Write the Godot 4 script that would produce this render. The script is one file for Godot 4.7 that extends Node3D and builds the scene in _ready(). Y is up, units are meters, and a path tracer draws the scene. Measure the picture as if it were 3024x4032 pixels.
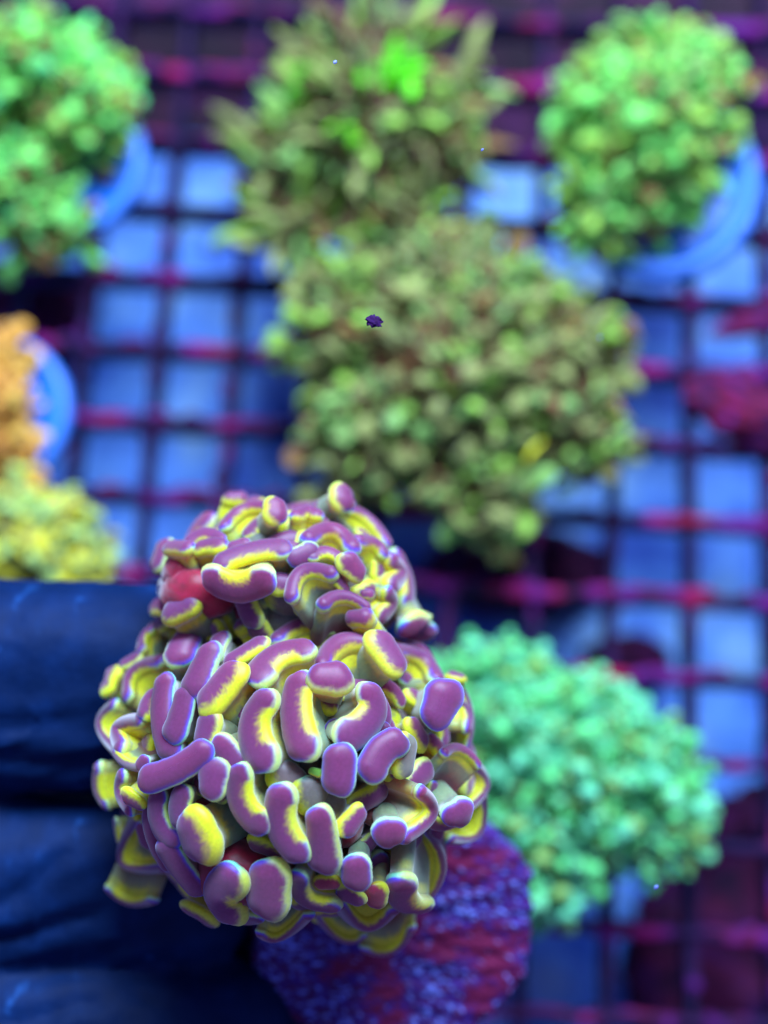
extends Node3D
# A frag of hammer coral held up by a gloved hand over a frag rack of egg crate in a reef tank.
# All lengths below are in centimetres and become metres through CM.
const CM := 0.01

var rng := RandomNumberGenerator.new()
var grain := FastNoiseLite.new()
var used := {}

# the frame of the held coral: its face looks up at the viewer, tipped 13 degrees from the vertical
var held := Transform3D(Basis(Vector3(0.99857, -0.01444, -0.05139), Vector3(-0.04672, 0.22935, -0.97222), Vector3(0.02582, 0.97324, 0.22835)), Vector3(4.569, 9.090, 2.242) * CM)

var coral: Node3D
var tissue: StandardMaterial3D

func lin(r: float, g: float, b: float) -> Color:      # an sRGB 0-255 colour as linear base colour
	return Color(r / 255.0, g / 255.0, b / 255.0).srgb_to_linear()

func numbered(parent: Node, called: String) -> String:
	var key := str(parent.get_instance_id()) + called
	var n: int = used.get(key, 0)
	used[key] = n + 1
	return called if n == 0 else "%s_%03d" % [called, n]

func put(parent: Node, called: String, m: Mesh, mat: Material, at := Transform3D()) -> MeshInstance3D:
	var o := MeshInstance3D.new()
	o.name = numbered(parent, called)
	o.mesh = m
	o.material_override = mat
	o.transform = at
	parent.add_child(o, true)
	return o

func thing(called: String, label: String, category: String, at := Transform3D(), group := "") -> Node3D:
	var o := Node3D.new()
	o.name = numbered(self, called)
	add_child(o, true)
	o.transform = at
	mark(o, label, category, group)
	return o

func mark(o: Node3D, label: String, category: String, group := "") -> void:
	o.set_meta("label", label)
	o.set_meta("category", category)
	if group:
		o.set_meta("group", group)

func noise_map(freq: float, oct: int, stops: Array, colors: Array, seed_at: int, size := 512, kind := FastNoiseLite.TYPE_SIMPLEX_SMOOTH, normal := false, strength := 4.0) -> NoiseTexture2D:
	var n := FastNoiseLite.new()
	n.noise_type = kind
	n.seed = seed_at
	n.frequency = freq
	n.fractal_octaves = oct
	var t := NoiseTexture2D.new()
	t.width = size
	t.height = size
	t.seamless = true
	t.noise = n
	if normal:
		t.as_normal_map = true
		t.bump_strength = strength
	elif colors.size():
		var g := Gradient.new()
		g.offsets = PackedFloat32Array(stops)
		g.colors = PackedColorArray(colors)
		t.color_ramp = g
	return t

# a closed or open grid of points (rows x cols) as a mesh; wraps round in the column direction
func sheet(rows: int, cols: int, v: PackedVector3Array, n: PackedVector3Array, c: PackedColorArray) -> ArrayMesh:
	var idx := PackedInt32Array()
	var score := 0.0
	for r in rows - 1:
		for k in cols:
			var k2 := (k + 1) % cols
			var a := r * cols + k
			var b := r * cols + k2
			var d := (r + 1) * cols + k
			var e := (r + 1) * cols + k2
			idx.append_array([a, b, d, b, e, d])
			score += (v[b] - v[a]).cross(v[d] - v[a]).dot(n[a])
	if score > 0.0:                                   # front faces run clockwise
		for i in range(0, idx.size(), 3):
			var s := idx[i]
			idx[i] = idx[i + 1]
			idx[i + 1] = s
	var arr := []
	arr.resize(Mesh.ARRAY_MAX)
	arr[Mesh.ARRAY_VERTEX] = v
	arr[Mesh.ARRAY_NORMAL] = n
	arr[Mesh.ARRAY_COLOR] = c
	arr[Mesh.ARRAY_INDEX] = idx
	var m := ArrayMesh.new()
	m.add_surface_from_arrays(Mesh.PRIMITIVE_TRIANGLES, arr)
	return m

# normals of a wrapped grid by central differences, made to point away from the line of row centres
func grid_normals(rows: int, cols: int, v: PackedVector3Array) -> PackedVector3Array:
	var n := PackedVector3Array()
	n.resize(v.size())
	for r in rows:
		var mid := Vector3.ZERO
		for k in cols:
			mid += v[r * cols + k]
		mid /= cols
		for k in cols:
			var a := v[r * cols + (k + 1) % cols] - v[r * cols + (k + cols - 1) % cols]
			var b := v[mini(r + 1, rows - 1) * cols + k] - v[maxi(r - 1, 0) * cols + k]
			var q := a.cross(b).normalized()
			n[r * cols + k] = q
	var sum := 0.0
	for r in range(1, rows - 1):
		var mid := Vector3.ZERO
		for k in cols:
			mid += v[r * cols + k]
		mid /= cols
		for k in cols:
			sum += n[r * cols + k].dot(v[r * cols + k] - mid)
	if sum < 0.0:
		for i in n.size():
			n[i] = -n[i]
	for r in [0, rows - 1]:                           # poles
		var axis := (v[r * cols] - v[(1 if r == 0 else rows - 2) * cols + 0])
		var spread := v[r * cols].distance_to(v[r * cols + cols / 2])
		if spread < 1e-6:
			var inner := Vector3.ZERO
			for k in cols:
				inner += v[(2 if r == 0 else rows - 3) * cols + k]
			axis = (v[r * cols] - inner / cols).normalized()
			for k in cols:
				n[r * cols + k] = axis
	return n

# ------------------------------------------------------------------ the hammer coral
class Head:
	var at: Vector3      # centre, in the frame of the held coral
	var r: Vector3       # half axes of the surface on which the tentacle tips lie
	var node: Node3D

# one hammer tentacle: the centreline of its bean-shaped tip runs over three points (millimetres from the head's centre, across the face),
# w is the thickness of the tip, yellow_deg the side that carries the yellow band and to which the stalk leans
func hammer(h: Head, x0: float, y0: float, xm: float, ym: float, x1: float, y1: float, w: float, yellow_deg: float, lean: float, lift: float, tint := "plum") -> void:
	var p: Array[Vector3] = []
	for q in [Vector2(x0, y0), Vector2(xm, ym), Vector2(x1, y1)]:
		var a: Vector2 = q * 0.1
		var s: float = 1.0 - (a.x / h.r.x) ** 2 - (a.y / h.r.y) ** 2
		var at := Vector3(a.x, a.y, h.r.z * sqrt(maxf(s, 0.0)))
		if s < 0.0:
			at.z = h.r.z * maxf(s, -0.6) * 0.35
		p.append(at)
	tentacle(h, p, w * 0.1, Vector3(cos(deg_to_rad(yellow_deg)), -sin(deg_to_rad(yellow_deg)), 0), lean, lift * 0.1, tint)

func tentacle(h: Head, p: Array[Vector3], w: float, side3: Vector3, lean: float, lift: float, tint: String) -> void:
	var up := Vector3(p[1].x / h.r.x ** 2, p[1].y / h.r.y ** 2, p[1].z / h.r.z ** 2).normalized()
	for i in 3:
		p[i] += up * lift
	var short := (p[2] - p[0]).length() < w * 1.25
	var half := (p[2] - p[0]) * 0.5
	if short:                                          # a stubby tip is straight
		half.z *= 0.3
		p[0] = p[1] - half
		p[2] = p[1] + half
	elif lean > 0.85:                                  # a fan lies nearly flat
		for i in [0, 2]:
			p[i].z = p[1].z + clampf(p[i].z - p[1].z, -0.16, 0.16)
	var mid := p[1]
	var ctrl := p[1] * 2.0 - (p[0] + p[2]) * 0.5
	var long := (p[2] - p[0]).length()
	# the stalk grows out of the head, turned a little towards the open water, and leans away from its banded side
	var d := (up * 0.62 + Vector3(0, 0, 1) * maxf(1.0 - lean, 0.0) * 1.15 - side3 * lean * 0.72)
	d = Vector3(d.x, d.y, maxf(d.z, 0.16)).normalized()
	var H := maxf(0.62 * mid.length(), 0.5)
	var base := mid - d * H
	var facing := side3 + Vector3(0, 0, 1) * lean
	var R := w * lerpf(0.57, 0.56, smoothstep(0.65, 1.1, lean))
	var sag := (p[1] - (p[0] + p[2]) * 0.5).length()
	if sag > 0.01:                                     # a strongly curled tip is no thicker than its own bend
		R = minf(R, 0.85 * (long * long / (8.0 * sag) + sag * 0.5))
	var fan := smoothstep(0.65, 1.1, lean)
	var spread := lerpf(0.58, 0.12, fan)
	var K := 22
	var E := 12
	var taus := PackedFloat32Array()
	var turn := PackedFloat32Array()                  # 0 on the +s side, PI on the -s side
	for k in K:
		taus.append(k / float(K)); turn.append(0.0)
	for k in E:
		taus.append(1.0); turn.append(PI * k / E)
	for k in K:
		taus.append(1.0 - k / float(K)); turn.append(PI)
	for k in E:
		taus.append(0.0); turn.append(PI + PI * k / E)
	var chord := (p[2] - p[0]).slide(d)
	chord = (chord if chord.length() > 0.01 else d.cross(side3)).normalized()
	var cols := taus.size()
	var curve := PackedVector3Array()
	var out := PackedVector3Array()
	var side := PackedFloat32Array()
	var swell := PackedFloat32Array()
	var whim := rng.randf() * 90.0
	var ends := 0.75 * smoothstep(1.2, 2.6, long / w)   # on long tips the band fades out towards both ends
	var puff := lerpf(rng.randf_range(0.66, 0.82), 1.15, fan)
	var sink := 0.35 * fan
	var taper := rng.randf_range(-0.12, 0.12)
	for k in cols:
		var t := taus[k]
		var q := p[0] * (1 - t) ** 2 + ctrl * 2.0 * t * (1 - t) + p[2] * t * t
		var T := ((ctrl - p[0]) * (1 - t) + (p[2] - ctrl) * t)
		T = (T - d * T.dot(d) * 0.7).normalized() if not short else chord
		var s := d.cross(T).normalized()
		if s.dot(facing) < 0.0 and k == 0:
			whim = -absf(whim) - 1.0
		if whim < 0.0:
			s = -s
		curve.append(q - mid)
		out.append((s * cos(turn[k]) + T * sin(turn[k])).normalized())
		side.append(cos(turn[k]))
		swell.append(1.0 + taper * (t - 0.5) * 2.0 + 0.07 * grain.get_noise_2d(t * 55.0 * clampf(long / w, 0.2, 2.5) + absf(whim) * 31.0, cos(turn[k]) * 30.0))
	# levels: the cap from its crown to the lip, the tuck under the lip, then the stalk
	var lv: Array = []
	for i in 13:
		lv.append([0, PI / 2 * (1.0 - i / 12.0)])
	for i in range(1, 6):
		lv.append([1, -deg_to_rad(52.0) * i / 5.0])
	for i in range(1, 17):
		lv.append([2, pow(i / 16.0, 1.5)])
	var plum := lin(126, 48, 100)
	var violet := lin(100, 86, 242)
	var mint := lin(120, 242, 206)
	var yellow := lin(255, 234, 24)
	var olive := lin(150, 142, 98)
	var brown := lin(120, 62, 50)
	var crimson := lin(150, 12, 52)
	if tint == "red":
		plum = lin(176, 34, 58); violet = lin(150, 52, 90); mint = lin(190, 90, 60)
	elif tint == "olive":
		plum = lin(124, 122, 104); violet = lin(120, 150, 140)
	elif tint == "lime":
		plum = lin(130, 232, 40); violet = lin(120, 230, 80)
	plum = plum.lerp(lin(136, 46, 88), rng.randf() * 0.45)
	olive = olive.lerp(lin(126, 152, 112), rng.randf() * 0.8)
	var glow := clampf((lean - 0.22) * 2.6, 0.0, 1.0)
	var band := lerpf(0.6, 2.3, clampf(lean, 0, 1)) * rng.randf_range(0.85, 1.15)
	var v := PackedVector3Array()
	var n := PackedVector3Array()
	var c := PackedColorArray()
	for l in lv:
		for k in cols:
			var rr: float = R * swell[k]
			var flank := smoothstep(-0.3, 0.7, side[k]) * clampf(0.25 + lean, 0.0, 1.0)
			var f := 1.0
			var b := 0.0
			var hh := 0.0
			var nn := Vector3.ZERO
			var below := 0.0                          # how far below the lip, in tip radii
			var deep := 0.0
			if l[0] < 2:
				var th: float = l[1]
				b = rr * maxf(cos(th) if th > 0.0 else lerpf(cos(th), 1.0 + 0.08 * th, fan), 0.001) * (1.0 + spread * flank)
				hh = lerpf(rr, R, maxf(sin(th), 0.0)) * (sin(th) * (puff if th > 0 else 0.85) - sink)
				nn = (out[k] * cos(th) * puff + d * sin(th) * (1.0 + spread * flank)).normalized()
				below = -th
				if l[0] == 1:
					f = 1.0 - 0.05 * (-th / 0.9)
			else:
				deep = l[1]
				b = lerpf(rr * lerpf(0.66, 0.92, fan), maxf(rr * 0.80, 0.11), deep) * (1.0 + spread * flank)
				hh = -rr * (0.67 + sink) - deep * (H - rr * (0.67 + sink))
				f = lerpf(0.95, lerpf(0.50, 0.66, fan), deep)
				nn = (out[k] + d * (-0.9 * (1.0 - fan) * (1.0 - smoothstep(0.0, 0.12, deep)) + 0.12)).normalized()
				below = 0.9 + deep * H / R
			var pos := mid + curve[k] * f + out[k] * b + d * hh
			var g := grain.get_noise_3d(pos.x * 1000.0, pos.y * 1000.0, pos.z * 1000.0)
			var g2 := grain.get_noise_3d(pos.x * 60.0 + 40.0, pos.y * 60.0, pos.z * 60.0)
			var yside := smoothstep(-0.35, 0.5, side[k]) * glow * (1.0 - ends * smoothstep(0.34, 0.56, absf(taus[k] - 0.5) + 0.08 * g2))
			# the tip: plum, violet near the lip for pigment and painted rim light
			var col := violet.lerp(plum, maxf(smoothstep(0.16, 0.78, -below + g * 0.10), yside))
			# under the lip: olive skin, a mint edge all round, the yellow band on one side
			var skin := olive.lerp(brown, smoothstep(3.0, 6.0, below + g2 * 1.4)).lerp(crimson, smoothstep(5.0, 10.0, below + g2 * 2.0))
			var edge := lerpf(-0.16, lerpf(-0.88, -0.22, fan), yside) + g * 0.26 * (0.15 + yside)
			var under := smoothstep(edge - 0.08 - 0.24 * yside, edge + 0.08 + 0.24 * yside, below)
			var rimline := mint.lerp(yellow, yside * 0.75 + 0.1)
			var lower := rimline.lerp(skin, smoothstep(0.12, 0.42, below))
			var bandcol := yellow.lerp(lin(240, 190, 30), clampf(0.5 + g2, 0, 1) * 0.6)
			lower = lower.lerp(bandcol, yside * (1.0 - smoothstep(band - 0.35, band + 0.35, below + g * 0.45)))
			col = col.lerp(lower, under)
			col *= 1.0 + 0.10 * g
			col.a = 1.0
			v.append(pos * CM)
			n.append(nn)
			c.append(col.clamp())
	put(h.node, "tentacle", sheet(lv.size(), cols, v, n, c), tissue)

func lump(center: Vector3, r: Vector3, rough: float, freq: float, colors: Array, detail := 48, seed_at := 3) -> ArrayMesh:
	var nz := FastNoiseLite.new()
	nz.seed = seed_at
	nz.frequency = 1.0
	nz.fractal_octaves = 4
	var rows := detail / 2 + 1
	var v := PackedVector3Array()
	var c := PackedColorArray()
	for i in rows:
		var th := PI * i / (rows - 1)
		for k in detail:
			var ph := TAU * k / detail
			var u := Vector3(sin(th) * cos(ph), cos(th), sin(th) * sin(ph))
			var q := nz.get_noise_3dv(u * freq)
			v.append((center + u * r * (1.0 + rough * q)) * CM)
			var w := clampf(0.5 + 1.1 * nz.get_noise_3dv(u * freq * 1.7 + Vector3(9, 4, 2)), 0, 0.999) * (colors.size() - 1)
			c.append((colors[int(w)] as Color).lerp(colors[mini(int(w) + 1, colors.size() - 1)], fposmod(w, 1.0)))
	return sheet(rows, detail, v, grid_normals(rows, detail, v), c)

# a bent tapering tube over a few points, cross-section rr x rr * flat, closed at both ends
func tube(pts: Array, rad: Array, flat: float, cols: int, colors: Array, wob := 0.0, seed_at := 0) -> ArrayMesh:
	var cv := Curve3D.new()
	for i in pts.size():
		var a: Vector3 = pts[maxi(i - 1, 0)]
		var b: Vector3 = pts[mini(i + 1, pts.size() - 1)]
		cv.add_point(pts[i], (a - b) / 6.0, (b - a) / 6.0)
	var steps := (pts.size() - 1) * 4
	var rows := steps + 5
	var v := PackedVector3Array()
	var c := PackedColorArray()
	var side := Vector3.ZERO
	for r in rows:
		var s := clampf((r - 2.0) / steps, 0.0, 1.0)
		var x := s * (pts.size() - 1)
		var i := mini(int(x), pts.size() - 2)
		var at := cv.sample(i, x - i)
		var ahead := (cv.sample(mini(int(x + 0.02), pts.size() - 2), clampf(x + 0.02 - mini(int(x + 0.02), pts.size() - 2), 0, 1)) - cv.sample(mini(int(maxf(x - 0.02, 0)), pts.size() - 2), maxf(x - 0.02, 0) - mini(int(maxf(x - 0.02, 0)), pts.size() - 2))).normalized()
		if side == Vector3.ZERO:
			side = ahead.cross(Vector3(0.31, 0.2, 0.93)).normalized()
		side = (side - ahead * side.dot(ahead)).normalized()
		var other := ahead.cross(side)
		var rr: float = lerpf(rad[i], rad[i + 1], smoothstep(0, 1, x - i))
		if r < 2:
			at -= ahead * rr * (0.5 if r == 0 else 0.35)
			rr *= 0.0001 if r == 0 else 0.72
		elif r > rows - 3:
			at += ahead * rr * (0.55 if r == rows - 1 else 0.38)
			rr *= 0.0001 if r == rows - 1 else 0.70
		var w := s * (colors.size() - 1)
		var col: Color = (colors[mini(int(w), colors.size() - 1)] as Color).lerp(colors[mini(int(w) + 1, colors.size() - 1)], fposmod(w, 1.0))
		for k in cols:
			var a := TAU * k / cols
			var o := 1.0 + wob * grain.get_noise_3d(cos(a) * 30.0 + seed_at * 77.0, sin(a) * 30.0, s * 70.0)
			var mot := grain.get_noise_3d(cos(a) * 45.0 + 300.0, sin(a) * 45.0 + seed_at * 51.0, s * 110.0)
			v.append((at + (side * cos(a) + other * sin(a) * flat) * rr * o) * CM)
			var cc := col * (1.0 + 0.9 * mot * minf(wob, 1.0))
			cc.a = 1.0
			c.append(cc.clamp())
	return sheet(rows, cols, v, grid_normals(rows, cols, v), c)

# ------------------------------------------------------------------ the frags on the rack
# a lobe of a frag: its place on the rack (x, z), how far it spreads, how high its crown stands
func frag(called: String, label: String, lobes: Array, shape: String, tones: Array, count: int, size: float, ground: float, seed_at: int, accents := []) -> Node3D:
	rng.seed = seed_at
	var o := thing(called, label, "coral", Transform3D(Basis(), Vector3(lobes[0][0], ground, lobes[0][1]) * CM), "coral frags on the rack")
	var origin := Vector3(lobes[0][0], ground, lobes[0][1])
	var meshes: Array = []
	for t in tones.size():
		for k in 3:
			var bend := rng.randf_range(-0.35, 0.35)
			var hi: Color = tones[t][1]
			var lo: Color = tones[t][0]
			var m: ArrayMesh
			if shape == "leaf":
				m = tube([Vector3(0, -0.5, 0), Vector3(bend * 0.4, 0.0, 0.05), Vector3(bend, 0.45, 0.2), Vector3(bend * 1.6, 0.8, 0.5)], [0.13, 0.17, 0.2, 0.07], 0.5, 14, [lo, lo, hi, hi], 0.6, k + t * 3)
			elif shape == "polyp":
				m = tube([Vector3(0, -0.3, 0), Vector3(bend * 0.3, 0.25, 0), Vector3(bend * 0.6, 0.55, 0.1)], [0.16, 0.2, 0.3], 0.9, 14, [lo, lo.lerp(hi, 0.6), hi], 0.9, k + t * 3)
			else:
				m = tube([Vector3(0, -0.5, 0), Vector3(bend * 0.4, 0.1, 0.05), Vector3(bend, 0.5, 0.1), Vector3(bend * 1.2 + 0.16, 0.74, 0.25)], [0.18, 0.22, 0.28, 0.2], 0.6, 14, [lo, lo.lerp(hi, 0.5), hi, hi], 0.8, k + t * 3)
			meshes.append(m)
	var fine_at: Array = []
	var fine_tint: Array = []
	var total := 0.0
	for l in lobes:
		total += l[2] * l[2]
	var core: Color = (tones[tones.size() - 1][0] as Color)
	for l in lobes:
		var cr: Vector3 = Vector3(l[2] * 0.74, l[3] * 0.80, l[2] * 0.74)
		put(o, "core", lump(Vector3(l[0], ground, l[1]) - origin, cr, 0.25, 2.5, [core * 0.9, core, core * 1.3], 28, seed_at), soft)
		var n := int(count * l[2] * l[2] / total)
		for i in n:
			var e := 1.0 - 1.02 * (i + 0.5) / n
			var az := i * 2.39996 + rng.randf() * 0.5
			var s := sqrt(1.0 - e * e)
			var dir := Vector3(s * cos(az), maxf(e, 0.0) + 0.05, s * sin(az))
			var at := Vector3(l[0], ground, l[1]) + dir * Vector3(l[2], l[3], l[2]) * rng.randf_range(0.80, 0.98)
			var grow := (Vector3(dir.x / l[2], dir.y / l[3], dir.z / l[2]).normalized() + Vector3(rng.randf_range(-1, 1), rng.randf_range(-0.5, 1), rng.randf_range(-1, 1)) * (0.28 if shape == "leaf" else 0.55)).normalized()
			var sx := grow.cross(Vector3(0.3, 0.1, 1)).normalized().rotated(grow, rng.randf() * TAU)
			var k := size * rng.randf_range(0.6, 1.3)
			var b := Basis(sx, grow, sx.cross(grow)).scaled_local(Vector3(k, k * rng.randf_range(0.8, 1.3) * (1.5 if shape == "leaf" else 1.0), k))
			var tone := int(pow(rng.randf(), 1.3) * tones.size())
			put(o, "tentacle", meshes[tone * 3 + rng.randi() % 3], soft, Transform3D(b, (at - origin) * CM))
			for j in (3 if shape == "leaf" else 6):                                # the finest polyps between the larger tentacles
				var off := Vector3(rng.randf_range(-1, 1), rng.randf_range(-0.6, 0.7), rng.randf_range(-1, 1)) * size * 0.5
				var kk := size * rng.randf_range(0.34, 0.68)
				fine_at.append(Transform3D(b.orthonormalized().rotated(sx, rng.randf_range(-0.8, 0.8)).scaled_local(Vector3(kk, kk * 1.1, kk)), (at + off - dir * 0.05 - origin) * CM))
				var tn: Array = tones[int(pow(rng.randf(), 1.3) * tones.size())]
				fine_tint.append((tn[1] as Color).lerp(tn[0], rng.randf() * 0.6))
	for ac in accents:                                 # a few tentacles that stand out by their colour
		var am := tube([Vector3(0, -0.5, 0), Vector3(0.05, 0.0, 0.05), Vector3(0.14, 0.45, 0.1), Vector3(0.2, 0.8, 0.2)], [0.16, 0.22, 0.26, 0.14], 0.5, 14, [ac[2], ac[2]], 0.5, 2)
		for j in int(ac[3]):
			var lean := Vector3(rng.randf_range(-1, 1), rng.randf_range(0.5, 1.2), rng.randf_range(-1, 1)).normalized()
			var sx2 := lean.cross(Vector3(0.2, 0.1, 1)).normalized()
			put(o, "tentacle", am, soft, Transform3D(Basis(sx2, lean, sx2.cross(lean)).scaled_local(Vector3.ONE * float(ac[1])), ((ac[0] as Vector3) + Vector3(rng.randf_range(-1, 1), 0.3 * j / ac[3], rng.randf_range(-1, 1)) * 0.42 * float(ac[1]) - origin) * CM))
	var mm := MultiMesh.new()
	mm.transform_format = MultiMesh.TRANSFORM_3D
	mm.use_colors = true
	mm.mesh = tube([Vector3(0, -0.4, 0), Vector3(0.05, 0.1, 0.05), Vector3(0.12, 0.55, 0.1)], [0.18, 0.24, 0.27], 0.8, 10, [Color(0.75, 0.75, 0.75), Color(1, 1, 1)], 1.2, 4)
	mm.instance_count = fine_at.size()
	for i in fine_at.size():
		mm.set_instance_transform(i, fine_at[i])
		mm.set_instance_color(i, fine_tint[i])
	var mi := MultiMeshInstance3D.new()
	mi.name = "fine_polyps"
	mi.multimesh = mm
	mi.material_override = soft
	mi.set_meta("kind", "stuff")
	o.add_child(mi, true)
	return o

# a round plastic frag plug: a shallow dish with a raised rolled rim
func plug(label: String, at: Vector3, r: float, tip: Vector3) -> void:
	var o := thing("frag_plug", label, "frag plug", Transform3D(Basis(Quaternion(Vector3.UP, tip.normalized())), at * CM), "frag plugs on the rack")
	var prof := [Vector2(0.0, 0.0), Vector2(r * 0.74, 0.0), Vector2(r * 0.80, 0.04), Vector2(r * 0.84, 0.14), Vector2(r * 0.90, 0.18), Vector2(r * 0.97, 0.15), Vector2(r, 0.05), Vector2(r, -0.22), Vector2(r * 0.95, -0.3), Vector2(r * 0.3, -0.3), Vector2(0.0, -0.3)]
	var v := PackedVector3Array()
	var c := PackedColorArray()
	var cols := 64
	for i in prof.size():
		for k in cols:
			var a := TAU * k / cols
			v.append(Vector3(prof[i].x * cos(a), prof[i].y, prof[i].x * sin(a)) * CM)
			c.append(lin(22, 118, 226) if i < 4 else lin(62, 130, 236))
	put(o, "dish", sheet(prof.size(), cols, v, grid_normals(prof.size(), cols, v), c), plastic)
	put(o, "peg", tube([Vector3(0, -0.3, 0), Vector3(0, -0.8, 0), Vector3(0, -1.5, 0)], [0.45, 0.42, 0.38], 1.0, 20, [lin(50, 90, 200)]), plastic)

# ------------------------------------------------------------------ the gloved hand (surface nets over smoothly joined tapered bones)
var bones: Array = []

func bone(a: Vector3, b: Vector3, ra: float, rb: float, blend := 0.25) -> void:
	bones.append([a, b, ra, rb, blend])

func net(lo: Vector3, hi: Vector3, cell: float, creases: Array) -> ArrayMesh:
	var nx := int((hi.x - lo.x) / cell) + 1
	var ny := int((hi.y - lo.y) / cell) + 1
	var nz := int((hi.z - lo.z) / cell) + 1
	var f := PackedFloat32Array()
	f.resize(nx * ny * nz)
	f.fill(1.0)
	for bo in bones:
		var a: Vector3 = bo[0]
		var b: Vector3 = bo[1]
		var ra: float = bo[2]
		var rb: float = bo[3]
		var kk: float = bo[4]
		var grow := maxf(ra, rb) + 0.45
		var s := ((Vector3(minf(a.x, b.x), minf(a.y, b.y), minf(a.z, b.z)) - Vector3.ONE * grow - lo) / cell)
		var e := ((Vector3(maxf(a.x, b.x), maxf(a.y, b.y), maxf(a.z, b.z)) + Vector3.ONE * grow - lo) / cell)
		var ab := b - a
		var l2 := ab.length_squared()
		for z in range(maxi(0, int(s.z)), mini(nz - 1, int(e.z)) + 1):
			for y in range(maxi(0, int(s.y)), mini(ny - 1, int(e.y)) + 1):
				var row := (z * ny + y) * nx
				for x in range(maxi(0, int(s.x)), mini(nx - 1, int(e.x)) + 1):
					var p := lo + Vector3(x, y, z) * cell - a
					var t := clampf(p.dot(ab) / l2, 0.0, 1.0)
					var dd := (p - ab * t).length() - lerpf(ra, rb, t)
					var old := f[row + x]
					var h := maxf(kk - absf(old - dd), 0.0) / kk
					f[row + x] = minf(old, dd) - h * h * kk * 0.25
	var id := PackedInt32Array()
	id.resize(f.size())
	id.fill(-1)
	var v := PackedVector3Array()
	var n := PackedVector3Array()
	for z in nz - 1:
		for y in ny - 1:
			for x in nx - 1:
				var i := (z * ny + y) * nx + x
				var q0 := f[i]
				var q7 := f[i + nx * ny + nx + 1]
				if absf(q0) > cell * 2.5:
					continue
				var q := [q0, f[i + 1], f[i + nx], f[i + nx + 1], f[i + nx * ny], f[i + nx * ny + 1], f[i + nx * ny + nx], q7]
				var inside := 0
				for w in q:
					if w < 0.0:
						inside += 1
				if inside == 0 or inside == 8:
					continue
				var sum := Vector3.ZERO
				var cnt := 0
				for ed in EDGES:
					var qa: float = q[ed.x]
					var qb: float = q[ed.y]
					if (qa < 0.0) != (qb < 0.0):
						var t := qa / (qa - qb)
						var pa := Vector3(ed.x & 1, (ed.x >> 1) & 1, ed.x >> 2)
						var pb := Vector3(ed.y & 1, (ed.y >> 1) & 1, ed.y >> 2)
						sum += pa.lerp(pb, t)
						cnt += 1
				id[i] = v.size()
				v.append(lo + (Vector3(x, y, z) + sum / cnt) * cell)
				n.append(Vector3(q[1] + q[3] + q[5] + q[7] - q[0] - q[2] - q[4] - q[6], q[2] + q[3] + q[6] + q[7] - q[0] - q[1] - q[4] - q[5], q[4] + q[5] + q[6] + q[7] - q[0] - q[1] - q[2] - q[3]).normalized())
	var idx := PackedInt32Array()
	for z in range(1, nz - 1):
		for y in range(1, ny - 1):
			for x in range(1, nx - 1):
				var i := (z * ny + y) * nx + x
				var here := f[i] < 0.0
				for ax in 3:
					var step: int = [1, nx, nx * ny][ax]
					if (f[i + step] < 0.0) == here:
						continue
					var u: int = [nx, nx * ny, 1][ax]
					var w: int = [nx * ny, 1, nx][ax]
					var a := id[i]
					var b := id[i - u]
					var c := id[i - u - w]
					var d := id[i - w]
					if a < 0 or b < 0 or c < 0 or d < 0:
						continue
					if here:
						idx.append_array([a, c, b, a, d, c])
					else:
						idx.append_array([a, b, c, a, c, d])
	# folds of the glove: grooves along given lines, with a puffed ridge beside each, and broad uneven wrinkling
	var moved := v.duplicate()
	for i in v.size():
		var p := v[i]
		var off := 0.05 * grain.get_noise_3d(p.x * 9.0, p.y * 22.0 + p.x * 6.0, p.z * 9.0) + 0.02 * grain.get_noise_3d(p.x * 26.0 + 50.0, p.y * 60.0, p.z * 26.0)
		off -= 0.07 * pow(1.0 - absf(grain.get_noise_3d(p.x * 7.0 - p.y * 8.0 + 200.0, p.y * 17.0 + p.x * 3.0, p.z * 7.0)), 9.0)
		if n[i].z > -0.3:
			for cr in creases:
				var ca: Vector2 = cr[0]
				var cb: Vector2 = cr[1]
				var pp := Vector2(p.x, p.y + 0.10 * grain.get_noise_2d(p.x * 30.0, p.y * 8.0))
				var t := clampf((pp - ca).dot(cb - ca) / (cb - ca).length_squared(), 0.0, 1.0)
				var away := pp.distance_to(ca.lerp(cb, t))
				var fade := smoothstep(0.0, 0.15, t) * (1.0 - smoothstep(0.7, 1.0, t))
				off += fade * (-float(cr[2]) * exp(-(away / 0.07) ** 2) + 0.45 * float(cr[2]) * exp(-((away - 0.2) / 0.12) ** 2))
		moved[i] = p + n[i] * off
	var nn := PackedVector3Array()
	nn.resize(v.size())
	for i in range(0, idx.size(), 3):
		var q := (moved[idx[i + 2]] - moved[idx[i]]).cross(moved[idx[i + 1]] - moved[idx[i]])
		for j in 3:
			nn[idx[i + j]] += q
	for i in v.size():
		nn[i] = nn[i].normalized()
		if nn[i].dot(n[i]) < 0.0:
			nn[i] = -nn[i]
		moved[i] *= CM
	var arr := []
	arr.resize(Mesh.ARRAY_MAX)
	arr[Mesh.ARRAY_VERTEX] = moved
	arr[Mesh.ARRAY_NORMAL] = nn
	arr[Mesh.ARRAY_INDEX] = idx
	var m := ArrayMesh.new()
	m.add_surface_from_arrays(Mesh.PRIMITIVE_TRIANGLES, arr)
	return m

const EDGES := [Vector2i(0, 1), Vector2i(2, 3), Vector2i(4, 5), Vector2i(6, 7), Vector2i(0, 2), Vector2i(1, 3), Vector2i(4, 6), Vector2i(5, 7), Vector2i(0, 4), Vector2i(1, 5), Vector2i(2, 6), Vector2i(3, 7)]

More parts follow.
